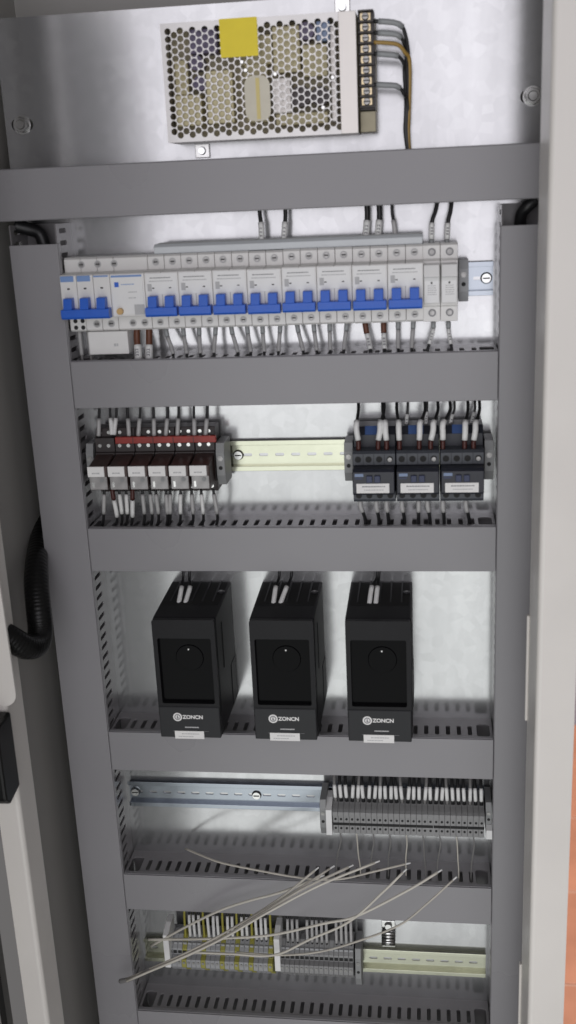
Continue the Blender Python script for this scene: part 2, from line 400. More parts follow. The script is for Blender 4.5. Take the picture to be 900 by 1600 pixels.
# ------------------------------------------------------------------ mounting rails
def rail(x0, x1, zc, label, material='zinc', screws=()):
    t = thing('mounting_rail', label, 'rail', ((x0 + x1) / 2, 0.05, zc), 'hat-section steel rails'); o = t.location
    hs = []; u = x0 + 0.012
    while u < x1 - 0.012:
        hs.append(rrect(u, 0, 0.0105, 0.0036, 0.0017, 3)); u += 0.0183
    me = sheet(rect(x0, x1, -0.0132, 0.0132), hs, 0.001); me.transform(FRONT); me.transform(Matrix.Translation(Vector((0, 0.0492, zc)) - o))
    link('web', me, material, t)
    for s in (1, -1):
        b = B(o); pr = [(0.0497, 0.0132), (0.0434, 0.0132), (0.0434, 0.0175), (0.0424, 0.0175), (0.0424, 0.0122), (0.0497, 0.0122)]
        b.prism_x([(y, zc + s * z) for y, z in pr], x0, x1); b.build('flange', material, t, 0.0003)
    for sx, sz in screws:
        sc = B(o).cyl((sx, 0.0487, sz), (sx, 0.0455, sz), 0.0062, 0.0048, 18).build('screw', 'steel', t, 0.001)
        B(o).box(sx - 0.0036, sx + 0.0036, 0.0450, 0.0454, sz - 0.0006, sz + 0.0006).build('screw_slot', 'hole', sc)
    return t
Z1, Z2, Z4, Z5 = 1.4525, 1.2650, 0.8265, 0.5960
s1 = at(760, 436, 0.0465); s2 = at(372, 713, 0.0465); s4a = at(212, 1246, 0.0465); s4b = at(401, 1248, 0.0465)
rail(0.004, 0.4525, Z1, 'shiny rail end with a round screw right of the breaker row', 'zinc_blue_dark_reflection', [(s1.x, Z1)])
rail(0.004, 0.4525, Z2, 'steel rail between the clear relays and the black contactors', 'zinc_yellow', [(s2.x, Z2)])
rail(0.004, 0.4525, Z4, 'long bare steel rail left of the upper grey terminals', 'zinc_blue_dark_reflection', [(s4a.x, Z4), (s4b.x, Z4)])
rail(0.004, 0.4525, Z5 - 0.006, 'yellowish bare rail right of the lowest terminals', 'zinc_yellow', [])

# ------------------------------------------------------------------ power supply
ps = thing('power_supply', 'silver switching power supply with perforated cover and yellow sticker', 'power supply', (0.222, 0.05, 1.6))
o = ps.location
px0, px1, pz0, pz1 = 0.1263, 0.3175, 1.6008, 1.7110
cs = 0.00615; rs = cs / 0.866; hs = []
for i in range(28):
    x = 0.1335 + cs * i
    for j in range(14):
        z = 1.6075 + rs * j + (rs / 2 if i % 2 == 0 else 0)
        if z > 1.7052: continue
        hs.append(ring(x, z, 0.00326, 10))
me = sheet(rect(px0, px1, pz0, pz1), hs, 0.0012); me.transform(FRONT); me.transform(Matrix.Translation(Vector((0, 0.0006, 0)) - o))
cov = link('perforated_cover', me, 'psu_cover', ps)
b = B(o); b.box(px0, px0 + 0.001, 0.0014, 0.048, pz0 + .0002, pz1 - .0002); b.box(px0 + 0.0012, px1, 0.0014, 0.048, pz1 - 0.0012, pz1 - .0002); b.box(px0 + .0012, px1, 0.0014, 0.048, pz0 + .0002, pz0 + 0.0012)
b.build('housing', 'psu_alu', ps)
B(o).box(px1 - 0.0165, px1 + 0.0003, -0.0012, -0.0002, pz0, pz1).build('smooth_strip', 'psu_alu', ps, 0.0003)
B(o).box(px0 + 0.002, 0.3345, 0.0485, 0.0497, pz0 + 0.0015, pz1 - 0.0015).build('base_plate', 'psu_base', ps)
B(o).box(px0 + 0.002, px1 - 0.002, 0.0300, 0.0315, pz0 + 0.002, pz1 - 0.002).build('circuit_board', 'pcb', ps)
def comp(name, x0, x1, z0, z1, y, m, bev=0.001): return B(o).box(x0, x1, max(0.003, y - 0.004), 0.0298, z0, z1).build(name, m, ps, bev)
P = lambda x, y: at(x, y, 0.008)
def comp_px(name, xa, ya, xb, yb, y, m): a = P(xa, ya); c = P(xb, yb); return comp(name, a.x, c.x, c.z, a.z, y, m)
comp_px('transformer', 322, 112, 368, 192, 0.006, 'transformer'); comp_px('transformer', 274, 150, 318, 196, 0.008, 'transformer'); comp_px('coil_block', 272, 95, 296, 148, 0.011, 'transformer')
comp_px('choke', 294, 46, 340, 82, 0.012, 'purple_part'); comp_px('heat_sink', 425, 42, 470, 112, 0.010, 'transformer'); comp_px('heat_sink', 472, 70, 512, 118, 0.012, 'transformer')
comp_px('capacitor_block', 494, 34, 516, 64, 0.008, 'cap_blue'); comp_px('transformer', 424, 122, 456, 176, 0.012, 'psu_alu'); comp_px('heat_sink', 514, 40, 528, 190, 0.014, 'psu_alu'); comp_px('heat_sink', 380, 100, 420, 190, 0.018, 'transformer')
comp_px('heat_sink', 370, 55, 424, 98, 0.020, 'transformer'); comp_px('heat_sink', 430, 178, 512, 192, 0.016, 'transformer')
for cx, cy, r in ((470, 150, 0.010), (500, 150, 0.009), (478, 48, 0.008), (306, 98, 0.007), (312, 130, 0.007)):
    c = P(cx, cy); B(o).cyl((c.x, 0.0298, c.z), (c.x, 0.008, c.z), r, n=18).build('capacitor', 'cap_dark' if r > 0.008 else 'purple_part', ps, 0.001)
for cx, cy in ((378, 97), (384, 110), (520, 121), (505, 168), (430, 116)):
    c = at(cx, cy, 0); B(o).cyl((c.x, 0.0, c.z), (c.x, -0.0016, c.z), 0.0022, 0.0016, 12).build('rivet', 'steel', ps)
def sticker(name, xa, ya, xb, yb, m, y=-0.0004, rad=0.0008, th=0.0003):
    a = at(xa, ya, 0); c = at(xb, yb, 0)
    me = sheet(rrect((a.x + c.x) / 2, (a.z + c.z) / 2, c.x - a.x, a.z - c.z, rad), [], th); me.transform(FRONT); me.transform(Matrix.Translation(Vector((0, y, 0)) - o))
    return link(name, me, m, ps)
sticker('warning_sticker', 342, 30, 404, 87, 'yellow_label')
st = sticker('oval_sticker', 381, 119, 424, 188, 'pale_sticker', rad=0.009)
a = at(399, 122, 0); c = at(408, 186, 0)
B(o).box(a.x, c.x, -0.0010, -0.0006, c.z, a.z).build('stripe', 'pale_stripe', st)
# terminal strip
tx0, tx1 = 0.3190, 0.3345; tz1 = 1.7125; pitch = 0.00975
tb = B(o).box(tx0, tx1, 0.012, 0.030, tz1 - 0.0905, tz1).build('terminal_strip', 'socket', ps, 0.0006)
B(o).box(tx0, tx1, 0.014, 0.0482, pz0 + 0.001, tz1 - 0.0912).build('terminal_ledge', 'psu_base', ps, 0.0006)
for k in range(10):
    z = tz1 - 0.001 - k * pitch * 0.985
    B(o).box(tx0 + 0.0005, tx1 - 0.0005, 0.0035, 0.0118, z - 0.0008, z + 0.0004).build('divider', 'socket', tb)
    if k < 9:
        zz = z - pitch / 2
        sc = B(o).box(tx0 + 0.002, tx1 - 0.003, 0.0102, 0.0119, zz - 0.0035, zz + 0.0035).build('terminal_plate', 'brass', tb, 0.0004)
        B(o).cyl(((tx0 + tx1) / 2 - .0005, 0.010, zz), ((tx0 + tx1) / 2 - .0005, 0.0065, zz), 0.0036, 0.0030, 12).build('terminal_screw', 'screw_dark', tb, 0.0006)
        B(o).box((tx0 + tx1) / 2 - 0.0033, (tx0 + tx1) / 2 + 0.0023, 0.0061, 0.0064, zz - 0.0005, zz + 0.0005).build('screw_slot', 'hole', tb)
for bx, z0, z1 in ((0.1512, 1.5865, 1.6002), (0.3019, 1.7118, 1.7310)):
    bk = B(o).box(bx - 0.0075, bx + 0.0075, 0.0465, 0.0488, z0, z1).build('mounting_tab', 'steel', ps, 0.0005)
    zc = (z0 + z1) / 2; B(o).cyl((bx, 0.0464, zc), (bx, 0.0425, zc), 0.0042, 0.0034, 14).build('screw', 'zinc', bk, 0.0006)

# ------------------------------------------------------------------ breakers
def shoulder_profile(zc, hh=0.039, face=-0.008, sh=0.011, fh=0.0225):
    return [(0.0423, zc - hh), (0.0423, zc + hh), (sh + .003, zc + hh), (sh, zc + hh - 0.002), (sh, zc + fh + 0.0015), (face + 0.001, zc + fh), (face, zc + fh - 0.001),
            (face, zc - fh + 0.001), (face + 0.001, zc - fh), (sh, zc - fh - 0.0015), (sh, zc - hh + 0.002), (sh + .003, zc - hh)]
def screw_at(o, x, y, z, parent, r=0.0026):
    s = B(o).cyl((x, y + 0.002, z), (x, y - 0.0003, z), r + 0.0012, n=14).build('screw_well', 'print_faint', parent)
    B(o).cyl((x, y - 0.0003, z), (x, y - 0.0007, z), r, n=12).build('terminal_screw', 'screw_dark', s)
    B(o).box(x - r * 0.8, x + r * 0.8, y - 0.0009, y - 0.0007, z - 0.0006, z + 0.0006).build('screw_slot', 'hole', s)
def dashes(o, x0, x1, y, z, parent, m='print_grey', h=0.0010, gap=0.0004, name='print'):
    b = B(o); x = x0
    while x < x1 - 0.0005:
        wd = min(random.uniform(0.0008, 0.0028), x1 - x); b.box(x, x + wd, y - 0.00012, y, z - h / 2, z + h / 2); x += wd + gap
    return b.build(name, m, parent)
def make_breaker():
    t = thing('circuit_breaker', '', 'breaker', (0, 0.0425, Z1), 'two-pole breakers with blue toggles'); o = Vector((0, 0, 0)); zc = 0.0
    y = lambda v: v - 0.0425
    for k in range(2):
        bdy = B().prism_x([(y(a), b) for a, b in shoulder_profile(0)], -0.0178 + k * 0.018, 0.0 - 0.0002 + k * 0.018).build('pole_body', 'white_plastic', t, 0.0005)
    B().box(-0.0165, 0.0165, y(-0.0084), y(-0.0079), -0.0005, 0.0212).build('face_label', 'white_panel', t, 0.0002)
    tg = B(); f = y(-0.008)
    tg.prism_x([(f, -0.0225), (f, -0.0125), (f - 0.0112, -0.0128), (f - 0.0118, -0.0165), (f - 0.0115, -0.0205), (f - 0.0095, -0.0225)][::-1], -0.0168, 0.0168)
    for cx in (-0.009, 0.009):
        tg.prism_x([(f, -0.0128), (f, -0.0015), (f - 0.0085, -0.0018), (f - 0.0112, -0.0128)][::-1], cx - 0.0047, cx + 0.0047)
    tg.build('toggle', 'blue_plastic', t, 0.0005)
    for cx in (-0.009, 0.009):
        screw_at(o, cx, y(0.011), 0.0315, t); screw_at(o, cx, y(0.011), -0.0312, t, 0.0024)
        B().box(cx - 0.0012, cx + 0.0012, y(-0.00865), y(-0.0084), 0.0056, 0.0066).build('indicator', 'hole', t)
    B().box(-0.0004, 0.0004, y(-0.0083), y(-0.00795), -0.012, -0.001).build('centre_joint', 'print_faint', t)
    dashes(o, -0.012, 0.010, y(-0.0084), 0.0165, t); dashes(o, -0.013, 0.012, y(-0.0084), 0.0132, t, 'print_faint')
    B().box(-0.0150, -0.0105, y(-0.00855), y(-0.0084), 0.003, 0.0105).build('print', 'print_faint', t)
    return t
bx0 = 0.0920
br = make_breaker()
for k in range(8):
    loc = (bx0 + 0.036 * k + 0.018, 0.0425, Z1)
    lab = 'white two-pole breaker with blue toggle, ' + ('first of eight, right beside the wide residual-current breaker' if k == 0 else 'last of eight, next to the white fuse holders' if k == 7 else ORD[k] + ' of eight in the row')
    if k == 0: br.location = loc; br['label'] = lab
    else: dup(br, (loc[0], loc[1] - random.uniform(0, 0.0006), loc[2] + random.uniform(-0.0004, 0.0004)), lab)
# residual-current breaker on the left
rc = thing('residual_current_breaker', 'wide white residual-current breaker with three linked blue toggles at far left', 'breaker', (0.0455, 0.0425, Z1)); o = rc.location
for k in range(3):
    B(o).prism_x(shoulder_profile(Z1), 0.0012 + 0.018 * k, 0.0188 + 0.018 * k).build('pole_body', 'white_plastic', rc, 0.0005)
    cx = 0.0100 + 0.018 * k
    if k < 2: B(o).box(cx - 0.0082, cx + 0.0062, -0.0088, -0.0079, Z1 + 0.0155, Z1 + 0.0215).build('brand_plate', 'pale_blue', rc, 0.0015)
    else: B(o).box(cx - 0.008, cx + 0.0075, -0.0088, -0.0079, Z1 + 0.0195, Z1 + 0.0210).build('blue_bar', 'pale_blue', rc)
    B(o).box(cx - 0.0015, cx + 0.0012, -0.0084, -0.0079, Z1 + 0.0075, Z1 + 0.0090).build('indicator', 'hole', rc)
    screw_at(o, cx + 0.010, 0.011, Z1 + 0.0315, rc)
B(o).prism_x(shoulder_profile(Z1), 0.0552, 0.0918).build('trip_module', 'white_plastic', rc, 0.0005)
B(o).box(0.0565, 0.0900, -0.0088, -0.0079, Z1 - 0.020, Z1 + 0.0215).build('face_label', 'white_panel', rc, 0.0003)
B(o).box(0.0568, 0.0895, -0.0092, -0.0088, Z1 + 0.0185, Z1 + 0.0205).build('blue_bar', 'pale_blue', rc)
B(o).box(0.0600, 0.0645, -0.0092, -0.0088, Z1 + 0.0085, Z1 + 0.0135).build('blue_mark', 'blue_plastic', rc)
dashes(o, 0.067, 0.081, -0.0088, Z1 + 0.0110, rc, 'pale_blue'); dashes(o, 0.074, 0.084, -0.0088, Z1 + 0.003, rc, 'print_faint'); dashes(o, 0.074, 0.082, -0.0088, Z1 - 0.003, rc, 'print_faint')
B(o).cyl((0.0640, -0.0088, Z1 - 0.0165), (0.0640, -0.0125, Z1 - 0.0165), 0.0036, 0.0033, 18).build('test_button', 'amber_button', rc, 0.0005)
B(o).box(0.0795, 0.0900, -0.0092, -0.0088, Z1 - 0.0205, Z1 - 0.0100).build('grey_code_square', 'print_faint', rc)
tg = B(o); f = -0.008
tg.prism_x([(f, Z1 - 0.0225), (f, Z1 - 0.0120), (f - 0.0112, Z1 - 0.0124), (f - 0.0118, Z1 - 0.0165), (f - 0.0115, Z1 - 0.0205), (f - 0.0095, Z1 - 0.0225)][::-1], 0.0025, 0.0545)
for k in range(3):
    cx = 0.010 + 0.018 * k
    tg.prism_x([(f, Z1 - 0.0123), (f, Z1 - 0.0008), (f - 0.0085, Z1 - 0.0012), (f - 0.0112, Z1 - 0.0123)][::-1], cx - 0.0047, cx + 0.0047)
tg.build('toggle', 'blue_plastic', rc, 0.0005)
lower = B(o).box(0.0200, 0.0640, 0.010, 0.040, Z1 - 0.0640, Z1 - 0.0395).build('lower_housing', 'white_plastic', rc, 0.0008)
dashes(o, 0.048, 0.053, 0.010, Z1 - 0.054, lower, 'print_faint', 0.003)
for x, z in ((0.0075, -0.0275), (0.0155, -0.0275), (0.0075, -0.0345), (0.0155, -0.0345)):
    B(o).cyl((x, 0.012, Z1 + z), (x, 0.0105, Z1 + z), 0.0023, n=12).build('terminal_hole', 'hole', rc)
for x in (0.031, 0.047, 0.071, 0.084): screw_at(o, x, 0.011, Z1 - 0.0312, rc, 0.0028)

# comb busbar over the breakers
cb = thing('comb_busbar', 'long pale grey busbar strip along the top of the breakers', 'busbar', (0.24, 0.02, Z1 + 0.043)); o = cb.location
B(o).prism_x([(0.016, Z1 + 0.0392), (0.034, Z1 + 0.0392), (0.034, Z1 + 0.0490), (0.020, Z1 + 0.0490), (0.016, Z1 + 0.0460)], 0.0985, 0.3795).build('insulating_cover', 'comb', cb, 0.0008)
B(o).box(0.1030, 0.3790, 0.0205, 0.0335, Z1 + 0.0491, Z1 + 0.0500).build('rear_edge', 'clamp_grey', cb)

# fuse holders
def make_fuse():
    t = thing('fuse_holder', '', 'fuse holder', (0, 0.0425, Z1), 'white single-pole fuse holders'); y = lambda v: v - 0.0425
    B().prism_x([(y(0.0423), -0.0390), (y(0.0423), 0.0395), (y(0.012), 0.0395), (y(0.009), 0.0375), (y(0.009), 0.0245), (y(0.004), 0.0225), (y(0.004), -0.0225), (y(0.009), -0.0235), (y(0.009), -0.0390)], -0.0087, 0.0087).build('body', 'white_plastic', t, 0.0006)
    B().prism_x([(y(0.004), -0.0195), (y(0.004), 0.0205), (y(-0.008), 0.0195), (y(-0.012), 0.0080), (y(-0.0055), 0.0070), (y(-0.0035), 0.0030), (y(-0.0035), -0.0190)][::-1], -0.0078, 0.0078).build('fuse_drawer', 'white_panel', t, 0.0006)
    for z in (0.0310, -0.0300):
        B().cyl((0.0005, y(0.0092), z), (0.0005, y(0.0086), z), 0.0040, n=16).build('screw_well', 'print_grey', t)
        B().cyl((0.0005, y(0.0086), z), (0.0005, y(0.0082), z), 0.0026, n=12).build('terminal_screw', 'screw_dark', t)
    for j in range(5): dashes((0, 0, 0), -0.004, 0.005, y(-0.0035), -0.0015 - 0.0022 * j, t, 'print_faint', 0.0008)
    B().cyl((0, y(-0.0035), 0.0013), (0, y(-0.0042), 0.0013), 0.0010, n=10).build('indicator', 'hole', t)
    return t
fu = make_fuse(); fu.location = (0.3882, 0.0425, Z1); fu['label'] = 'white fuse holder beside the last blue-toggle breaker'
dup(fu, (0.4060, 0.0425, Z1), 'white fuse holder at the right end of the breaker row')

def end_clamp(x0, x1, z, label, m='clamp_grey', yf=0.016, h=0.020, low=0.0):
    t = thing('end_clamp', label, 'clamp', ((x0 + x1) / 2, 0.0425, z), 'rail end clamps'); o = t.location
    B(o).prism_x([(0.0422, z - h + low), (yf + 0.006, z - h + low), (yf, z - h * 0.5), (yf, z + h * 0.55), (yf + 0.004, z + h), (0.0422, z + h)][::-1], x0, x1).build('body', m, t, 0.0006)
    c = (x0 + x1) / 2
    B(o).cyl((c, yf + 0.001, z + h * 0.3), (c, yf - 0.0008, z + h * 0.3), min(0.0030, (x1 - x0) * 0.32), n=12).build('screw', 'screw_dark', t)
    B(o).cyl((c, yf + 0.001, z - h * 0.15), (c, yf - 0.0004, z - h * 0.15), min(0.0022, (x1 - x0) * 0.25), n=12).build('screw_hole', 'hole', t)
    return t
end_clamp(0.4160, 0.4260, Z1, 'grey end clamp right of the white fuse holders', 'term_light', yf=0.022, h=0.0215)

# ------------------------------------------------------------------ plug-in relays
def make_relay():
    t = thing('plug_in_relay', '', 'relay', (0, 0.0425, Z2), 'clear plug-in relays on red-striped sockets'); y = lambda v: v - 0.0425
    so = B().prism_x([(y(0.0423), -0.033), (y(0.0423), 0.040), (y(0.020), 0.040), (y(0.0165), 0.031), (y(0.013), 0.030), (y(0.013), 0.0145), (y(0.010), 0.0135), (y(0.010), -0.022), (y(0.017), -0.0225), (y(0.017), -0.033)], -0.0110, 0.0110).build('socket', 'socket', t, 0.0006)
    for cx in (-0.0055, 0.0045):
        for zz, yy in ((0.0215, 0.013), (0.0355, 0.018), (-0.0270, 0.017)):
            B().cyl((cx, y(yy), zz), (cx, y(yy - 0.0012), zz), 0.0021, n=10).build('screw', 'steel', so)
    bd = B().prism_x([(y(0.010), -0.0205), (y(0.010), 0.0125), (y(-0.020), 0.0068), (y(-0.022), 0.0060), (y(-0.022), -0.0195), (y(-0.020), -0.0205)], -0.0100, 0.0105).build('relay_body', 'relay_dark', t, 0.0012)
    B().box(-0.0094, 0.0099, y(-0.0232), y(-0.0218), -0.0195, -0.0050).build('clear_window', 'relay_clear', bd, 0.0006)
    B().cyl((0.0045, y(-0.0230), -0.0085), (0.0045, y(-0.0240), -0.0085), 0.0024, n=12).build('coil_end', 'clamp_grey', bd)
    B().box(-0.0068, -0.0045, y(-0.0236), y(-0.0230), -0.0170, -0.0105).build('contact_spring', 'steel', bd)
    lb = B().box(-0.0108, 0.0078, y(-0.0240), y(-0.0218), -0.0048, 0.0065).build('label_tag', 'label', t, 0.0003)
    dashes((0, 0, 0), -0.006, 0.003, y(-0.0240), -0.0008, lb, 'print_faint', 0.0016)
    return t
rl = make_relay(); rx0 = 0.0262; rp = 0.0227
for k in range(6):
    lab = 'clear plug-in relay with white tag, ' + ('leftmost of six' if k == 0 else 'rightmost of six, beside the grey end clamp' if k == 5 else ORD[k] + ' of six from the left')
    loc = (rx0 + rp * k, 0.0425, Z2)
    if k == 0: rl.location = loc; rl['label'] = lab
    else: dup(rl, loc, lab)
js = thing('jumper_strip', 'dark red jumper strip along the top of the relay sockets', 'jumper', (0.1, 0.0145, Z2 + 0.029)); o = js.location
B(o).box(0.0400, 0.1535, 0.0075, 0.0128, Z2 + 0.0245, Z2 + 0.0320).build('strip', 'red_strip', js, 0.0006)
for k in range(4): B(o).box(0.0600 + 0.0227 * k, 0.0608 + 0.0227 * k, 0.0070, 0.0075, Z2 + 0.0250, Z2 + 0.0315).build('rib', 'ferrule_red', js)
end_clamp(0.0040, 0.0125, Z2, 'grey end clamp left of the clear relays', yf=0.010, h=0.024)
end_clamp(0.1530, 0.1625, Z2, 'grey end clamp right of the clear relays', yf=0.004, h=0.024)

# ------------------------------------------------------------------ contactors
def make_contactor():
    t = thing('contactor', '', 'contactor', (0, 0.0425, Z2), 'black three-pole contactors'); y = lambda v: v - 0.0425; o = (0, 0, 0); hw = 0.0226
    B().prism_x([(y(0.0423), -0.041), (y(0.0423), 0.038), (y(0.014), 0.038), (y(0.008), 0.030), (y(0.008), 0.018), (y(0.006), -0.041)], -hw, hw).build('body', 'contactor', t, 0.0008)
    up = B().prism_x([(y(0.0085), 0.0015), (y(0.0085), 0.0170), (y(-0.009), 0.0165), (y(-0.0125), 0.0140), (y(-0.0125), 0.0015)], -hw, hw).build('terminal_cover', 'contactor_grey', t, 0.0006)
    lo = B().prism_x([(y(0.0085), -0.0395), (y(0.0085), -0.0268), (y(-0.0125), -0.0268), (y(-0.0125), -0.0360), (y(-0.009), -0.0395)], -hw, hw).build('terminal_cover', 'contactor_grey', t, 0.0006)
    B().prism_x([(y(0.0085), -0.0266), (y(0.0085), 0.0013), (y(-0.026), 0.0013), (y(-0.030), -0.0015), (y(-0.030), -0.0245), (y(-0.028), -0.0266)], -hw + 0.0006, hw - 0.0006).build('front_block', 'contactor', t, 0.0008)
    for k in range(4):
        cx = -0.0168 + 0.0112 * k
        B().cyl((cx, y(-0.0115), 0.0080), (cx, y(-0.01275), 0.0080), 0.0034, n=14).build('screw_well', 'hole', up)
        B().cyl((cx, y(-0.0115), -0.0318), (cx, y(-0.01275), -0.0318), 0.0032, n=14).build('screw_well', 'hole', lo)
        if k == 3:
            B().cyl((cx, y(-0.0127), 0.0075), (cx, y(-0.0132), 0.0075), 0.0024, n=12).build('screw', 'screw_dark', up)
        if k: B().box(cx - 0.0060, cx - 0.0053, y(-0.0130), y(-0.0124), 0.002, 0.0138).build('partition', 'contactor', up)
    B().prism_x([(y(0.0138), 0.0378), (y(0.0080), 0.0300), (y(0.0068), 0.0308), (y(0.0128), 0.0388)], -0.010, 0.006).build('coil_plate', 'contactor_blue', t)
    B().box(-0.0195, -0.0105, y(-0.0304), y(-0.0299), -0.0062, -0.0030).build('logo_plate', 'logo_plate', t)
    B().box(-0.0195, -0.0115, y(-0.0303), y(-0.0299), -0.0090, -0.0074).build('logo_plate', 'navy', t)
    for cx in (-0.0042, 0.0042): B().box(cx - 0.0030, cx + 0.0030, y(-0.0325), y(-0.0299), -0.0122, -0.0050).build('push_tab', 'navy', t, 0.0005)
    lb = B().box(-0.0180, 0.0165, y(-0.0308), y(-0.0298), -0.0240, -0.0136).build('label_tag', 'label', t, 0.0002)
    dashes(o, -0.012, 0.012, y(-0.0308), -0.0168, lb, 'print_grey', 0.0012); dashes(o, -0.010, 0.011, y(-0.0308), -0.0205, lb, 'print_faint', 0.0010)
    return t
co = make_contactor(); cl = ['black contactor with white label, left of three, beside the bare rail', 'black contactor with white label, middle of the three', 'black contactor with white label, right of three, beside the right trunking']
for k in range(3):
    loc = (0.3265 + 0.0462 * k, 0.0425, Z2)
    if k == 0: co.location = loc; co['label'] = cl[0]
    else: dup(co, loc, cl[k])
end_clamp(0.2935, 0.3030, Z2, 'grey end clamp left of the black contactors', yf=0.006, h=0.022)
end_clamp(0.4430, 0.4525, Z2, 'grey end clamp right of the black contactors', yf=0.006, h=0.022)

# ------------------------------------------------------------------ drives
def make_drive():
    t = thing('frequency_drive', '', 'drive', (0, 0.05, 0.963), 'black frequency drives'); y = lambda v: v - 0.05; hw = 0.0355; H = 0.146; o = (0, 0, 0)
    bd = B().prism_x([(y(0.0497), 0.0), (y(0.0497), 0.1478), (y(-0.047), 0.1425), (y(-0.049), 0.140), (y(-0.049), 0.0)], -hw, hw).build('housing', 'drive_body', t, 0.0015)
    me = sheet(rrect(0, 0.084, 0.0700, 0.118, 0.003), [rrect(0.0, 0.0815, 0.0600, 0.079, 0.002)], 0.0064); me.transform(FRONT); me.transform(Matrix.Translation((0, y(-0.0524), 0)))
    link('front_bezel', me, 'drive_body', t, 0.0008)
    win = B().box(-0.0298, 0.0298, y(-0.0500), y(-0.0492), 0.0425, 0.1205).build('display_window', 'gloss_black', t)
    B().cyl((0.004, y(-0.0500), 0.096), (0.004, y(-0.0512), 0.096), 0.0158, 0.0150, 32).build('knob', 'gloss_black', win, 0.001)
    B().cyl((0.0035, y(-0.0512), 0.1065), (0.0035, y(-0.0520), 0.1065), 0.0009, n=10).build('indicator_light', 'led_white', win)
    lw = B().prism_x([(y(-0.0492), 0.0005), (y(-0.0492), 0.0395), (y(-0.0562), 0.0385), (y(-0.0572), 0.0365), (y(-0.0572), 0.0005)], -hw + 0.0008, hw - 0.0008).build('lower_cover', 'drive_panel', t, 0.0010)
    yf = y(-0.0573); zl = 0.0262
    me = sheet(ring(0, 0, 0.0052, 24), [], 0.0003); me.transform(FRONT); me.transform(Matrix.Translation((-0.0135, yf - 0.0001, zl))); link('logo_disc', me, 'label', lw)
    me = sheet(ring(0, 0, 0.0036, 20), [ring(0, 0, 0.0026, 20)], 0.0003); me.transform(FRONT); me.transform(Matrix.Translation((-0.0135, yf - 0.0004, zl))); link('logo_ring', me, 'print_grey', lw)
    me = sheet([(-0.001, -0.0018), (0.0012, -0.0018), (0.0012, -0.0006), (0.0005, -0.0006), (0.0005, 0.0018), (-0.0006, 0.0018)], [], 0.0003); me.transform(FRONT); me.transform(Matrix.Translation((-0.0135, yf - 0.0004, zl))); link('logo_mark', me, 'print_grey', lw)
    me = text_mesh('ZONCN', 0.0062, 0.00015, 0.00022); me.transform(FRONT); me.transform(Matrix.Translation((0.0040, yf - 0.0002, zl))); link('lettering', me, 'label', lw)
    dashes(o, -0.006, 0.010, yf, 0.0135, lw, 'print_faint', 0.0014, 0.0002); B().box(-0.020, 0.021, yf - 0.0001, yf + 0.0001, 0.0085, 0.0088).build('rule_line', 'print_grey', lw)
    lb = B().box(-0.0180, 0.0155, yf - 0.0007, yf, -0.0006, 0.0090).build('label_tag', 'label', t)
    dashes(o, -0.010, 0.010, yf - 0.0007, 0.0056, lb, 'print_faint', 0.0012); dashes(o, -0.014, 0.004, yf - 0.0007, 0.0022, lb, 'print_faint', 0.0010)
    zt = lambda v: 0.1425 + (v + 0.047) / 0.0967 * 0.0053
    B().prism_x([(y(-0.014), zt(-0.014) - 0.001), (y(0.047), zt(0.047) - 0.001), (y(0.047), zt(0.047) + 0.0003), (y(-0.014), zt(-0.014) + 0.0003)], -0.0325, 0.0325).build('terminal_recess', 'hole', t)
    for k in range(5):
        cx = -0.0245 + 0.0122 * k
        B().prism_x([(y(-0.006), zt(-0.006)), (y(0.0475), zt(0.0475)), (y(0.0475), zt(0.0475) + 0.0012), (y(-0.006), zt(-0.006) + 0.0006)], cx - 0.0009, cx + 0.0009).build('terminal_partition', 'drive_panel', t)
    B().cyl((0.0295, y(0.020), 0.1440), (0.0295, y(0.020), 0.1478), 0.0040, n=14).build('screw_boss', 'black_plastic', t, 0.0005)
    B().cyl((0.0295, y(0.020), 0.1478), (0.0295, y(0.020), 0.1484), 0.0016, n=10).build('screw', 'screw_dark', t)
    for k in range(1): B().box(hw - 0.0002, hw + 0.0004, y(-0.020), y(-0.016), 0.070, 0.125).build('side_vent', 'hole', t)
    B().box(hw - 0.0002, hw + 0.0006, y(0.020), y(0.045), 0.004, 0.055).build('side_boss', 'drive_body', t, 0.0003)
    return t
dr = make_drive(); dx = [0.1160, 0.2245, 0.3290]
dl = ['black frequency drive, left of three, with a white label at its foot', 'black frequency drive in the middle of three', 'black frequency drive, right of three, beside the bare plate']
for k in range(3):
    if k == 0: dr.location = (dx[0], 0.05, 0.963); dr['label'] = dl[0]
    else: dup(dr, (dx[k], 0.05, 0.963), dl[k])
# ------------------------------------------------------------------ terminal blocks
def make_terminal(z, m, wd, name='terminal_block', kind='double'):
    t = thing(name, '', 'terminal', (0, 0.0425, z)); y = lambda v: v - 0.0425; hw = wd / 2 - 0.00012
    pr = [(y(0.0423), -0.026), (y(0.0423), 0.020), (y(0.030), 0.022), (y(0.020), 0.0205), (y(0.010), 0.0165), (y(0.001), 0.0145), (y(-0.003), 0.0125), (y(-0.003), 0.0065), (y(0.0015), 0.0055), (y(0.0015), -0.0190), (y(0.006), -0.0215), (y(0.022), -0.026)]
    b = B().prism_x(pr, -hw, hw).build('body', m, t, 0.00035, 1)
    for z0 in (0.0005, -0.0118):
        B().cyl((0, y(0.0018), z0), (0, y(0.0008), z0), 0.0014, n=10).build('clamp_hole', 'hole', t)
    B().box(-hw * 0.7, hw * 0.7, y(0.0145), y(0.0125), 0.0172, 0.0192).build('wire_hole', 'hole', t)
    return t
n4 = 27; x4 = 0.2705; p4 = 0.00665
t4 = make_terminal(Z4 - 0.001, 'term_grey', p4)
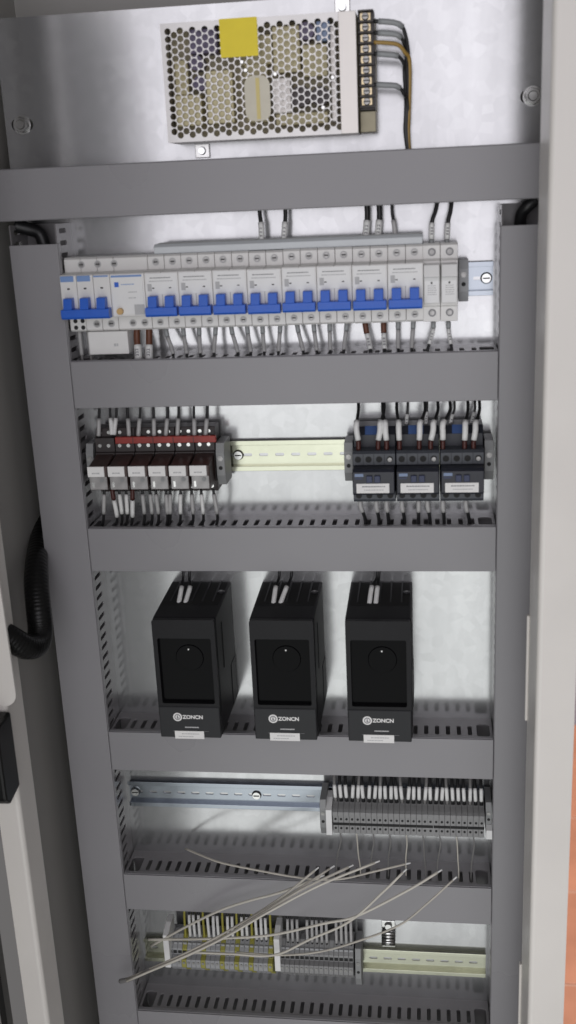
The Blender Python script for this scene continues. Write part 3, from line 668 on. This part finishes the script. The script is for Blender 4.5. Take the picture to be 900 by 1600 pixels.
for k in range(n4):
    lab = 'grey terminal block on the upper terminal row, %s from its white end marker' % ORD[k]
    loc = (x4 + p4 * k, 0.0425, Z4 - 0.001)
    if k == 0: t4.location = loc; t4['label'] = lab; t4['group'] = 'grey terminals on the upper row'
    else: dup(t4, loc, lab, 'grey terminals on the upper row')
for k in range(9):
    xa = x4 + p4 * 3 * k - 0.0022
    jb = B(((xa + p4), 0, Z4)).box(xa - 0.0008, xa + p4 * 2 + 0.0052, 0.0006, 0.0016, Z4 - 0.0085, Z4 - 0.0055).build('jumper_bar', 'hole'); jb.location = (xa + p4, 0, Z4)
    tag(jb, 'dark jumper bar across three grey upper-row terminals, %s from the left' % ORD[k], 'jumper', 'dark jumper bars')
def marker(xa, ya, xb, yb, y, label, th=0.004):
    a = at(xa, ya, y); c = at(xb, yb, y); xc = (a.x + c.x) / 2
    o = B((xc, y, c.z)).prism_x([(y, c.z), (y, a.z), (y + 0.02, a.z + 0.006), (y + 0.035, a.z + 0.006), (y + 0.035, c.z)][::-1], xc - 0.0036, xc + 0.0036).build('end_marker', 'end_white', None, 0.0005)
    o.location = (xc, y, c.z); return tag(o, label, 'marker', 'white end markers')
marker(509, 1266, 519, 1305, -0.003, 'white end marker at the left of the upper grey terminals')
marker(759, 1298, 770, 1312, -0.003, 'small white end marker at the right of the upper grey terminals')
end_clamp(0.2520, 0.2595, Z4, 'dark grey end clamp left of the upper grey terminals', yf=0.000, h=0.024)
end_clamp(0.4480, 0.4550, Z4 + 0.006, 'dark grey end clamp right of the upper grey terminals', yf=0.004, h=0.018)

p5 = 0.0062; x5 = 0.0510; n5a = 22; n5b = 15; x5b = 0.1965
yel = [3, 7, 11, 14, 17, 21]
proto5 = {}
def make_low(m):
    t = thing('terminal_block', '', 'terminal', (0, 0.0425, Z5)); y = lambda v: v - 0.0425; hw = p5 / 2 - 0.00012
    pr = [(y(0.0423), -0.014), (y(0.0423), 0.038), (y(0.030), 0.042), (y(0.020), 0.041), (y(0.012), 0.034), (y(0.006), 0.029), (y(0.006), 0.021), (y(-0.002), 0.019), (y(-0.002), 0.0075), (y(0.001), 0.0045), (y(0.012), -0.004), (y(0.020), -0.014)]
    b = B().prism_x(pr, -hw, hw).build('body', m, t, 0.00035, 1)
    B().cyl((0, y(-0.0015), 0.0145), (0, y(-0.0028), 0.0145), 0.0018, n=10).build('screw', 'screw_dark', t)
    B().box(-hw * 0.75, hw * 0.75, y(0.0062), y(0.0052), 0.0225, 0.0265).build('wire_hole', 'hole', t)
    B().box(-hw * 0.75, hw * 0.75, y(0.0130), y(0.0102), 0.0325, 0.0352).build('marker_tag', 'term_light', t)
    return t
ny = ng = 0
for k in range(n5a + n5b):
    m = 'term_yellow' if k in yel else 'term_light' if k < n5a else 'term_grey'
    x = x5 + p5 * k if k < n5a else x5b + p5 * (k - n5a)
    if k in yel: lab = 'yellow earth terminal on the lowest row, %s of six from the left' % ORD[yel.index(k)]; g = 'yellow earth terminals'
    elif k < n5a: lab = 'light grey terminal between the two white markers, %s grey one from the left' % ORD[ng]; ng += 1; g = 'light grey terminals on the lowest row'
    else: lab = 'grey terminal right of the second white marker, %s in the lowest row' % ORD[k - n5a]; g = 'grey terminals on the lowest row'
    loc = (x, 0.0425, Z5)
    if m not in proto5:
        proto5[m] = make_low(m); q = proto5[m]; q.location = loc; q['label'] = lab; q['group'] = g
    else: dup(proto5[m], loc, lab, g)
marker(255, 1462, 266, 1512, -0.004, 'tall white end marker left of the yellow terminals')
marker(428, 1468, 438, 1518, -0.004, 'tall white marker between the yellow and the plain grey terminals')
end_clamp(0.2885, 0.2960, Z5 + 0.012, 'grey end clamp right of the lowest terminals', yf=0.004, h=0.028)
# earth clip by the bare rail
a = at(607, 1462, 0.045)
ec = thing('earth_clip', 'small bright metal clip with a screw above the lowest bare rail', 'clip', (a.x, 0.05, a.z)); o = ec.location
b = B(o)
for k in range(9):
    a0 = math.radians(180 * k / 8); a1 = math.radians(180 * (k + 1) / 8)
    if k < 8: b.add([(a.x + s * 0.0085, 0.048 - 0.012 * math.sin(q), a.z - 0.002 + r * math.cos(q)) for q in (a0, a1) for r in (0.011,) for s in (-1, 1)], [(0, 1, 3, 2)], True)
cl_ = b.build('band', 'steel', ec); sm = cl_.modifiers.new('solid', 'SOLIDIFY'); sm.thickness = 0.0012
B(o).box(a.x - 0.0085, a.x + 0.0085, 0.0465, 0.0485, a.z - 0.020, a.z - 0.013).build('foot', 'steel', ec, 0.0004)
B(o).box(a.x - 0.0085, a.x + 0.0085, 0.0465, 0.0485, a.z + 0.009, a.z + 0.021).build('foot', 'steel', ec, 0.0004)
B(o).cyl((a.x, 0.0464, a.z + 0.015), (a.x, 0.0420, a.z + 0.015), 0.0050, 0.0040, 14).build('screw', 'steel', ec, 0.0008)

# ------------------------------------------------------------------ wires
def lerp_path(P, f0, f1, n=5):
    L = [0]
    for i in range(1, len(P)): L.append(L[-1] + (P[i] - P[i - 1]).length)
    out = []
    for k in range(n + 1):
        s = L[-1] * (f0 + (f1 - f0) * k / n)
        i = 1
        while i < len(P) - 1 and L[i] < s: i += 1
        out.append(P[i - 1].lerp(P[i], min(1, max(0, (s - L[i - 1]) / max(1e-9, L[i] - L[i - 1])))))
    return out
def wire(pts, label, r=0.0014, m='wire_black', sleeves=(), group='', cat='wire', name='wire'):
    """pts: world points; sleeves: (from, to, material, radius)"""
    c = pts[0].copy(); P = spline(pts, 6)
    o = B(c).tube(pts, r, 8).build(name, m); o.location = c
    tag(o, label, cat, group or None)
    for f0, f1, sm_, sr in sleeves:
        seg = lerp_path(P, f0, f1)
        B(c).tube(seg, sr, 10, sub=1).build('ferrule' if 'red' in sm_ or 'brown' in sm_ else 'marker_sleeve', sm_, o)
        if sm_ == 'sleeve':
            q = (seg[1] + seg[2]) / 2; d = (seg[-1] - seg[0]).normalized()
            b = B(c)
            for k in range(3):
                p = seg[0].lerp(seg[-1], 0.3 + 0.18 * k)
                b.box(p.x - sr * 0.45, p.x + sr * 0.45, p.y - sr - 0.0001, p.y - sr * 0.8, p.z - sr * 0.28, p.z + sr * 0.28)
            b.build('sleeve_print', 'print_grey', o)
    return o
W3 = lambda *pp: [at(*p) for p in pp]
# power supply leads
for k, (ty, col, nm) in enumerate(((33, 'wire_black', 'top'), (51, 'wire_black', 'second'), (66, 'wire_amber', 'amber'), (84, 'wire_black', 'fourth'), (132, 'wire_black', 'lowest'))):
    off = (0, -3, 2, -2, 1)[k]
    pts = W3((584, ty, 0.012), (604, ty + 1, 0.012), (622, ty + 4 if k < 4 else ty + 3, 0.014), (632 + off * 0.3, ty + 16, 0.018), (638 + off - (4 if k > 2 else 0), max(90, ty + 32) if k < 4 else 152, 0.024), (637 + off, 175, 0.028), (636 + off, 205, 0.030), (639 + off * 0.5, 240, 0.030))
    sl = [] if k == 2 else [(0.03, 0.20 if k < 4 else 0.28, 'sleeve_grey', 0.0028)]
    wire(pts, {'top': 'black lead with grey sleeve at the top power supply terminal', 'second': 'black lead with grey sleeve just above the amber power supply lead', 'amber': 'amber lead without sleeve curving down beside the power supply', 'fourth': 'black lead with grey sleeve just below the amber power supply lead', 'lowest': 'black lead with grey sleeve at the lowest connected power supply terminal'}[nm], 0.0019, col, sl, 'power supply leads')
# breaker top wires
top = [(405, 409, 378, 'left-hand one above the fourth breaker', .0022), (445, 443, 377, 'right-hand one above the fourth breaker', .0022), (573, 571, 372, 'thick one above the seventh breaker, left', .0028), (592, 590, 371, 'thick one above the seventh breaker, right', .0028), (612, 618, 371, 'thin one above the last breaker', .0016)]
for xa, xb, yb, d, r in top:
    wire(W3((xa, 316, 0.03), (xa + 1, 335, 0.03), ((xa + xb) / 2 + 1, 352, 0.028), (xb, yb + 3, 0.026)), 'black wire with pale marker sleeve, ' + d, r, 'wire_black', [(0.48, 0.97, 'sleeve' if r > .002 else 'sleeve_clear', r + 0.0008)], 'wires above the breakers')
for xa, xm, xb, d in ((684, 675, 674, 'left fuse holder'), (706, 700, 698, 'right fuse holder')):
    wire(W3((xa, 312, 0.03), ((xa + xm) / 2 + 1, 330, 0.028), (xm, 348, 0.025), (xb, 386, 0.022)), 'black wire with pale marker sleeve entering the top of the ' + d, 0.0021, 'wire_black', [(0.50, 0.84, 'sleeve', 0.0028), (0.85, 0.99, 'sleeve_grey', 0.0026)], 'wires above the breakers')
# breaker bottom wires
tops = [259, 286, 311, 337, 361, 386, 410, 438, 464, 490, 515, 542, 570, 599, 622, 646]
bots = [271, 292, 313, 334, 372, 392, 413, 435, 474, 495, 516, 537, 579, 601, 622, 643]
for k in range(16):
    brown = k in (12, 13); yt = 519 - k * 0.9; yb = 561 - k * 0.55; r = 0.0020 if brown else 0.0015
    wire(W3((tops[k], yt - 6, 0.026), (tops[k] + (bots[k] - tops[k]) * 0.25, yt + 8, 0.024), (tops[k] + (bots[k] - tops[k]) * 0.75, yb - 18, 0.020), (bots[k], yb - 4, 0.014), (bots[k] - 2, yb + 8, 0.013)),
         'wire leaving the bottom of the two-pole breakers, %s from the left' % ORD[k], r, 'wire_black',
         [(0.0, 0.30 if brown else 0.22, 'wire_brown' if brown else 'sleeve_grey', r + 0.0010), (0.31 if brown else 0.23, 0.74, 'sleeve' if brown else 'sleeve_clear', r + 0.0007)], 'wires below the breakers')
for k, (xa, xb) in enumerate(((677, 668), (701, 706))):
    wire(W3((xa, 500, 0.024), (xa, 515, 0.022), ((xa + xb) / 2, 532, 0.018), (xb, 546, 0.014), (xb - 1, 556, 0.013)), 'wire leaving the bottom of the %s fuse holder' % ('left', 'right')[k], 0.0015, 'wire_black', [(0.05, 0.22, 'sleeve_grey', 0.0024), (0.24, 0.68, 'sleeve', 0.0021)], 'wires below the breakers')
for k, (xa, xb) in enumerate(((214, 216), (233, 233))):
    wire(W3((xa, 512, 0.022), (xa, 530, 0.020), (xb, 550, 0.016), (xb, 566, 0.013)), 'brown thick wire with white sleeve below the residual-current breaker, %s of two' % ('left', 'right')[k], 0.0036, 'wire_brown', [(0.50, 0.92, 'sleeve', 0.0042)], 'thick brown wires')
for k, xa in enumerate((124, 138)):
    wire(W3((xa, 512, 0.022), (xa + 1, 528, 0.022), (xa + 3, 545, 0.018), (xa + 5, 566, 0.013)), 'thin wire with pale sleeve at the far left of the breaker row, %s of two' % ('left', 'right')[k], 0.0015, 'wire_grey', [(0.10, 0.80, 'sleeve_clear', 0.0022)], 'wires below the breakers')
# relay top and bottom wires
rt = [(155, 154, 0), (172, 175, 1), (182, 178, 1), (199, 202, 0), (219, 216, 0), (240, 241, 0), (279, 277, 0), (303, 304, 0), (262, 259, 0), (324, 321, 0)]
for k, (xa, xb, wsl) in enumerate(sorted(rt)):
    wire(W3((xa, 630, 0.022), (xa, 645, 0.020), ((xa + xb) / 2, 662, 0.016), (xb, 684 if not wsl else 682, 0.013)), 'black wire entering the top of the relay row, %s from the left' % ORD[k], 0.0014 if k % 3 else 0.0017, 'wire_black', [(0.45, 0.95, 'sleeve' if wsl else 'sleeve_clear', 0.0024)], 'wires above the relays')
rb = [(163, 162, 0), (175, 183, 2), (186, 191, 1), (197, 199, 1), (207, 207, 2), (222, 226, 0), (234, 238, 0), (243, 248, 0), (259, 262, 0), (266, 266, 0), (282, 282, 1), (299, 302, 0), (314, 318, 1), (333, 340, 0)]
for k, (xa, xb, q) in enumerate(rb):
    sl = [(0.0, 0.25, 'ferrule_red', 0.0026), (0.27, 0.72, 'sleeve', 0.0025)] if q == 2 else [(0.12, 0.62, 'sleeve' if q == 1 else 'sleeve_clear', 0.0022)]
    wire(W3((xa, 764, 0.004), (xa + (xb - xa) * 0.3, 778, 0.004), (xb - (xb - xa) * 0.2, 797, 0.006), (xb, 810, 0.011), (xb - 2, 822, 0.013)), 'wire leaving the bottom of the relay row, %s from the left' % ORD[k], 0.0016, 'wire_black', sl, 'wires below the relays')
# contactor wires
ct = [(560, 557, 560, 0), (600, 594, 591, 1), (598, 602, 604, 1), (620, 623, 624, 1), (664, 656, 655, 1), (684, 677, 673, 1), (703, 692, 692, 1), (731, 727, 726, 1), (749, 743, 740, 1)]
for k, (xa, xm, xb, q) in enumerate(ct):
    wire(W3((xa, 626, 0.018), (xa, 642, 0.010), (xm, 662, -0.002), (xm, 672, -0.004), (xb, 690, -0.004), (xb, 704, -0.004)), 'black wire with white sleeve entering the top of the contactors, %s from the left' % ORD[k], 0.0017, 'wire_black', [(0.44, 0.80, 'sleeve', 0.0031), (0.81, 0.99, 'ferrule_red', 0.0025)], 'wires above the contactors')
for k, (xa, xb, yb) in enumerate(((637, 634, 672), (667, 665, 660), (710, 700, 672), (742, 734, 662))):
    wire(W3((xa, 626, 0.03), (xa, 640, 0.028), ((xa + xb) / 2, 655, 0.026), (xb, yb + 14, 0.020)), 'thin rear wire running behind the contactor tops, %s from the left' % ORD[k], 0.0013, 'wire_black', [(0.35, 0.80, 'sleeve', 0.0020)], 'rear wires above the contactors')
cbm = [(563, 571), (588, 592), (604, 607), (628, 632), (654, 654), (668, 672), (692, 694), (728, 733)]
for k, (xa, xb) in enumerate(cbm):
    wire(W3((xa, 778, 0.006), (xa, 790, 0.006), ((xa + xb) / 2, 800, 0.008), (xb, 812, 0.012), (xb, 824, 0.013)), 'wire leaving the bottom of the contactors, %s from the left' % ORD[k], 0.0019, 'wire_black', [(0.02, 0.44, 'sleeve_clear', 0.0025)], 'wires below the contactors')
# drive wires
for k, ps_ in enumerate((((287, 283, 279), (297, 296, 289)), ((437, 430, 427), (456, 447, 438)), ((590, 580, 577), (593, 589, 587)))):
    for j, (xa, xm, xb) in enumerate(ps_):
        wire(W3((xa, 880, 0.02), (xa - 1, 902, 0.016), (xm + 1, 917, 0.006), (xb, 944, -0.008), (xb - 1, 953, -0.012)), 'black wire with white sleeve entering the top of the %s drive, %s one' % (('left', 'middle', 'right')[k], ('left', 'right')[j]), 0.0016, 'wire_black', [(0.50, 0.88, 'sleeve', 0.0027), (0.885, 0.98, 'ferrule_red', 0.0022)], 'wires entering the drives')
# upper terminal row wires
for k in range(n4):
    x = x4 + p4 * k; j = random.uniform(-0.0016, 0.0016); zb = Z4 + 0.0225
    wire([Vector((x + j * 2.5, 0.034, 0.890)), Vector((x + j * 2, 0.026, 0.876)), Vector((x + j, 0.014, 0.862)), Vector((x, 0.013, 0.8435))], 'wire with white sleeve on the upper terminal row, %s from the left' % ORD[k], 0.0019, 'wire_black' if k % 4 else 'wire_grey', [(0.60, 0.90, 'sleeve', 0.0022)], 'sleeved wires of the upper terminal row')
for k in range(9):
    x = x4 + p4 * 3 * k + 0.004; j = random.uniform(-0.008, 0.004)
    wire([Vector((x, 0.012, Z4 - 0.024)), Vector((x + 0.001, 0.008, Z4 - 0.036)), Vector((x + j * 0.6, 0.010, Z4 - 0.056)), Vector((x + j, 0.018, Z4 - 0.078)), Vector((x + j, 0.018, Z4 - 0.094))], 'thin grey wire hanging below the upper terminal row, %s from the left' % ORD[k], 0.0008, 'wire_white' if k % 3 == 1 else 'wire_grey', (), 'thin wires below the upper terminals')
# lowest terminal row wires
n = 0
for k in range(n5a + n5b):
    if k in (0, 1, 2) or k in (22, 26, 32): continue
    x = x5 + p5 * k if k < n5a else x5b + p5 * (k - n5a); j = random.uniform(-0.002, 0.002)
    yg = k in yel
    sl = () if yg else [(0.50, 0.96, 'sleeve' if k < n5a else 'sleeve_clear', 0.0019)]
    wire([Vector((x + j, 0.030, 0.700)), Vector((x + j, 0.026, 0.682)), Vector((x + j * 0.4, 0.018, 0.664)), Vector((x, 0.017, Z5 + 0.0375))], ('yellow-green' if yg else 'black') + ' wire dropping into the lowest terminal row, %s from the left' % ORD[n], 0.0015, 'wire_yg' if yg else 'wire_black', sl, 'wires above the lowest terminals'); n += 1
# loose white wires in front of the trunking
loose = [
 ([(196, 1531, -0.030), (290, 1490, -0.045), (380, 1440, -0.050), (440, 1400, -0.045), (492, 1360, -0.035)], 'ending furthest left of the fan of tips'),
 ([(197, 1530, -0.033), (300, 1486, -0.050), (390, 1436, -0.054), (455, 1394, -0.050), (516, 1357, -0.040)], 'second tip of the fan'),
 ([(198, 1532, -0.036), (310, 1483, -0.052), (400, 1433, -0.058), (470, 1391, -0.054), (545, 1355, -0.044)], 'third tip of the fan'),
 ([(198, 1533, -0.039), (330, 1476, -0.056), (420, 1426, -0.062), (500, 1384, -0.058), (586, 1348, -0.048)], 'fourth tip of the fan, over the trunking slots'),
 ([(290, 1326, 0.030), (318, 1338, 0.005), (350, 1347, -0.010), (400, 1358, -0.018), (470, 1372, -0.022), (530, 1373, -0.024), (585, 1363, -0.026), (634, 1350, -0.028)], 'sagging from the plate across the slots'),
 ([(232, 1468, 0.000), (300, 1466, -0.012), (360, 1465, -0.020), (428, 1462, -0.028), (506, 1443, -0.038), (559, 1430, -0.042), (637, 1390, -0.042), (684, 1363, -0.036)], 'long one reaching the second tip from the right'),
 ([(300, 1488, -0.012), (360, 1491, -0.020), (428, 1491, -0.028), (485, 1469, -0.036), (547, 1440, -0.042), (603, 1392, -0.044), (630, 1363, -0.040)], 'crossing the second white marker'),
 ([(370, 1488, -0.010), (438, 1493, -0.020), (500, 1488, -0.028), (560, 1472, -0.036), (625, 1447, -0.044), (665, 1413, -0.046), (708, 1375, -0.042)], 'ending furthest right of the fan of tips'),
 ([(236, 1478, 0.004), (290, 1448, -0.012), (345, 1421, -0.020), (391, 1407, -0.022), (440, 1392, -0.022), (500, 1370, -0.024)], 'faint one lying close to the trunking cover'),
]
for li, (pts, d) in enumerate(loose):
    pts = [(x + random.uniform(-2, 2) * (0 < i < len(pts) - 1), y + random.uniform(-1.6, 1.6) * (0 < i < len(pts) - 1), dep) for i, (x, y, dep) in enumerate(pts)]
    o = wire(W3(*pts), 'loose white wire over the lower trunking, ' + d, (0.0015, 0.0013, 0.0016)[li % 3], 'wire_cream' if li % 3 == 1 else 'wire_white', [], 'loose white wires')
    P = W3(*pts[-2:]); q = P[0].lerp(P[1], 0.93); c = Vector(o.location)
    B(c).tube([P[1], P[1] + (P[1] - P[0]).normalized() * 0.006], 0.0010, 6).build('bare_tip', 'sleeve', o)
tp = wire(W3((188, 1533, -0.026), (205, 1529, -0.033), (235, 1515, -0.040)), 'dark twisted tip binding the loose white wires at lower left', 0.0030, 'wire_grey', [], cat='wire end', name='twisted_tip')

# trunk-top cables and the black conduit at the left
wire(W3((22, 352, 0.02), (45, 358, 0.025), (62, 365, 0.03), (70, 385, 0.03)), 'dark cable inside the open top of the left trunking', 0.007, 'wire_black', [], cat='cable', name='cable')
wire(W3((838, 312, 0.02), (825, 322, 0.02), (815, 335, 0.025), (812, 355, 0.03)), 'dark cable inside the open top of the right trunking', 0.006, 'wire_black', [], cat='cable', name='cable')
cp = W3((-8, 985, -0.118), (14, 996, -0.116), (40, 1010, -0.105), (58, 1006, -0.085), (63, 985, -0.07), (60, 950, -0.06), (57, 915, -0.045), (57, 880, -0.02), (60, 850, 0.02), (66, 815, 0.07))
cn = B(cp[0]).tube(cp, 0.014, 14, rad=lambda t: 0.0138 + 0.00014 * math.cos(t * 2 * math.pi * 60) - 0.004 * max(0, t - 0.7) / 0.3, sub=40).build('flexible_conduit', 'rubber')
cn.location = cp[0]; tag(cn, 'black corrugated conduit looping out at the left cabinet rim', 'conduit')
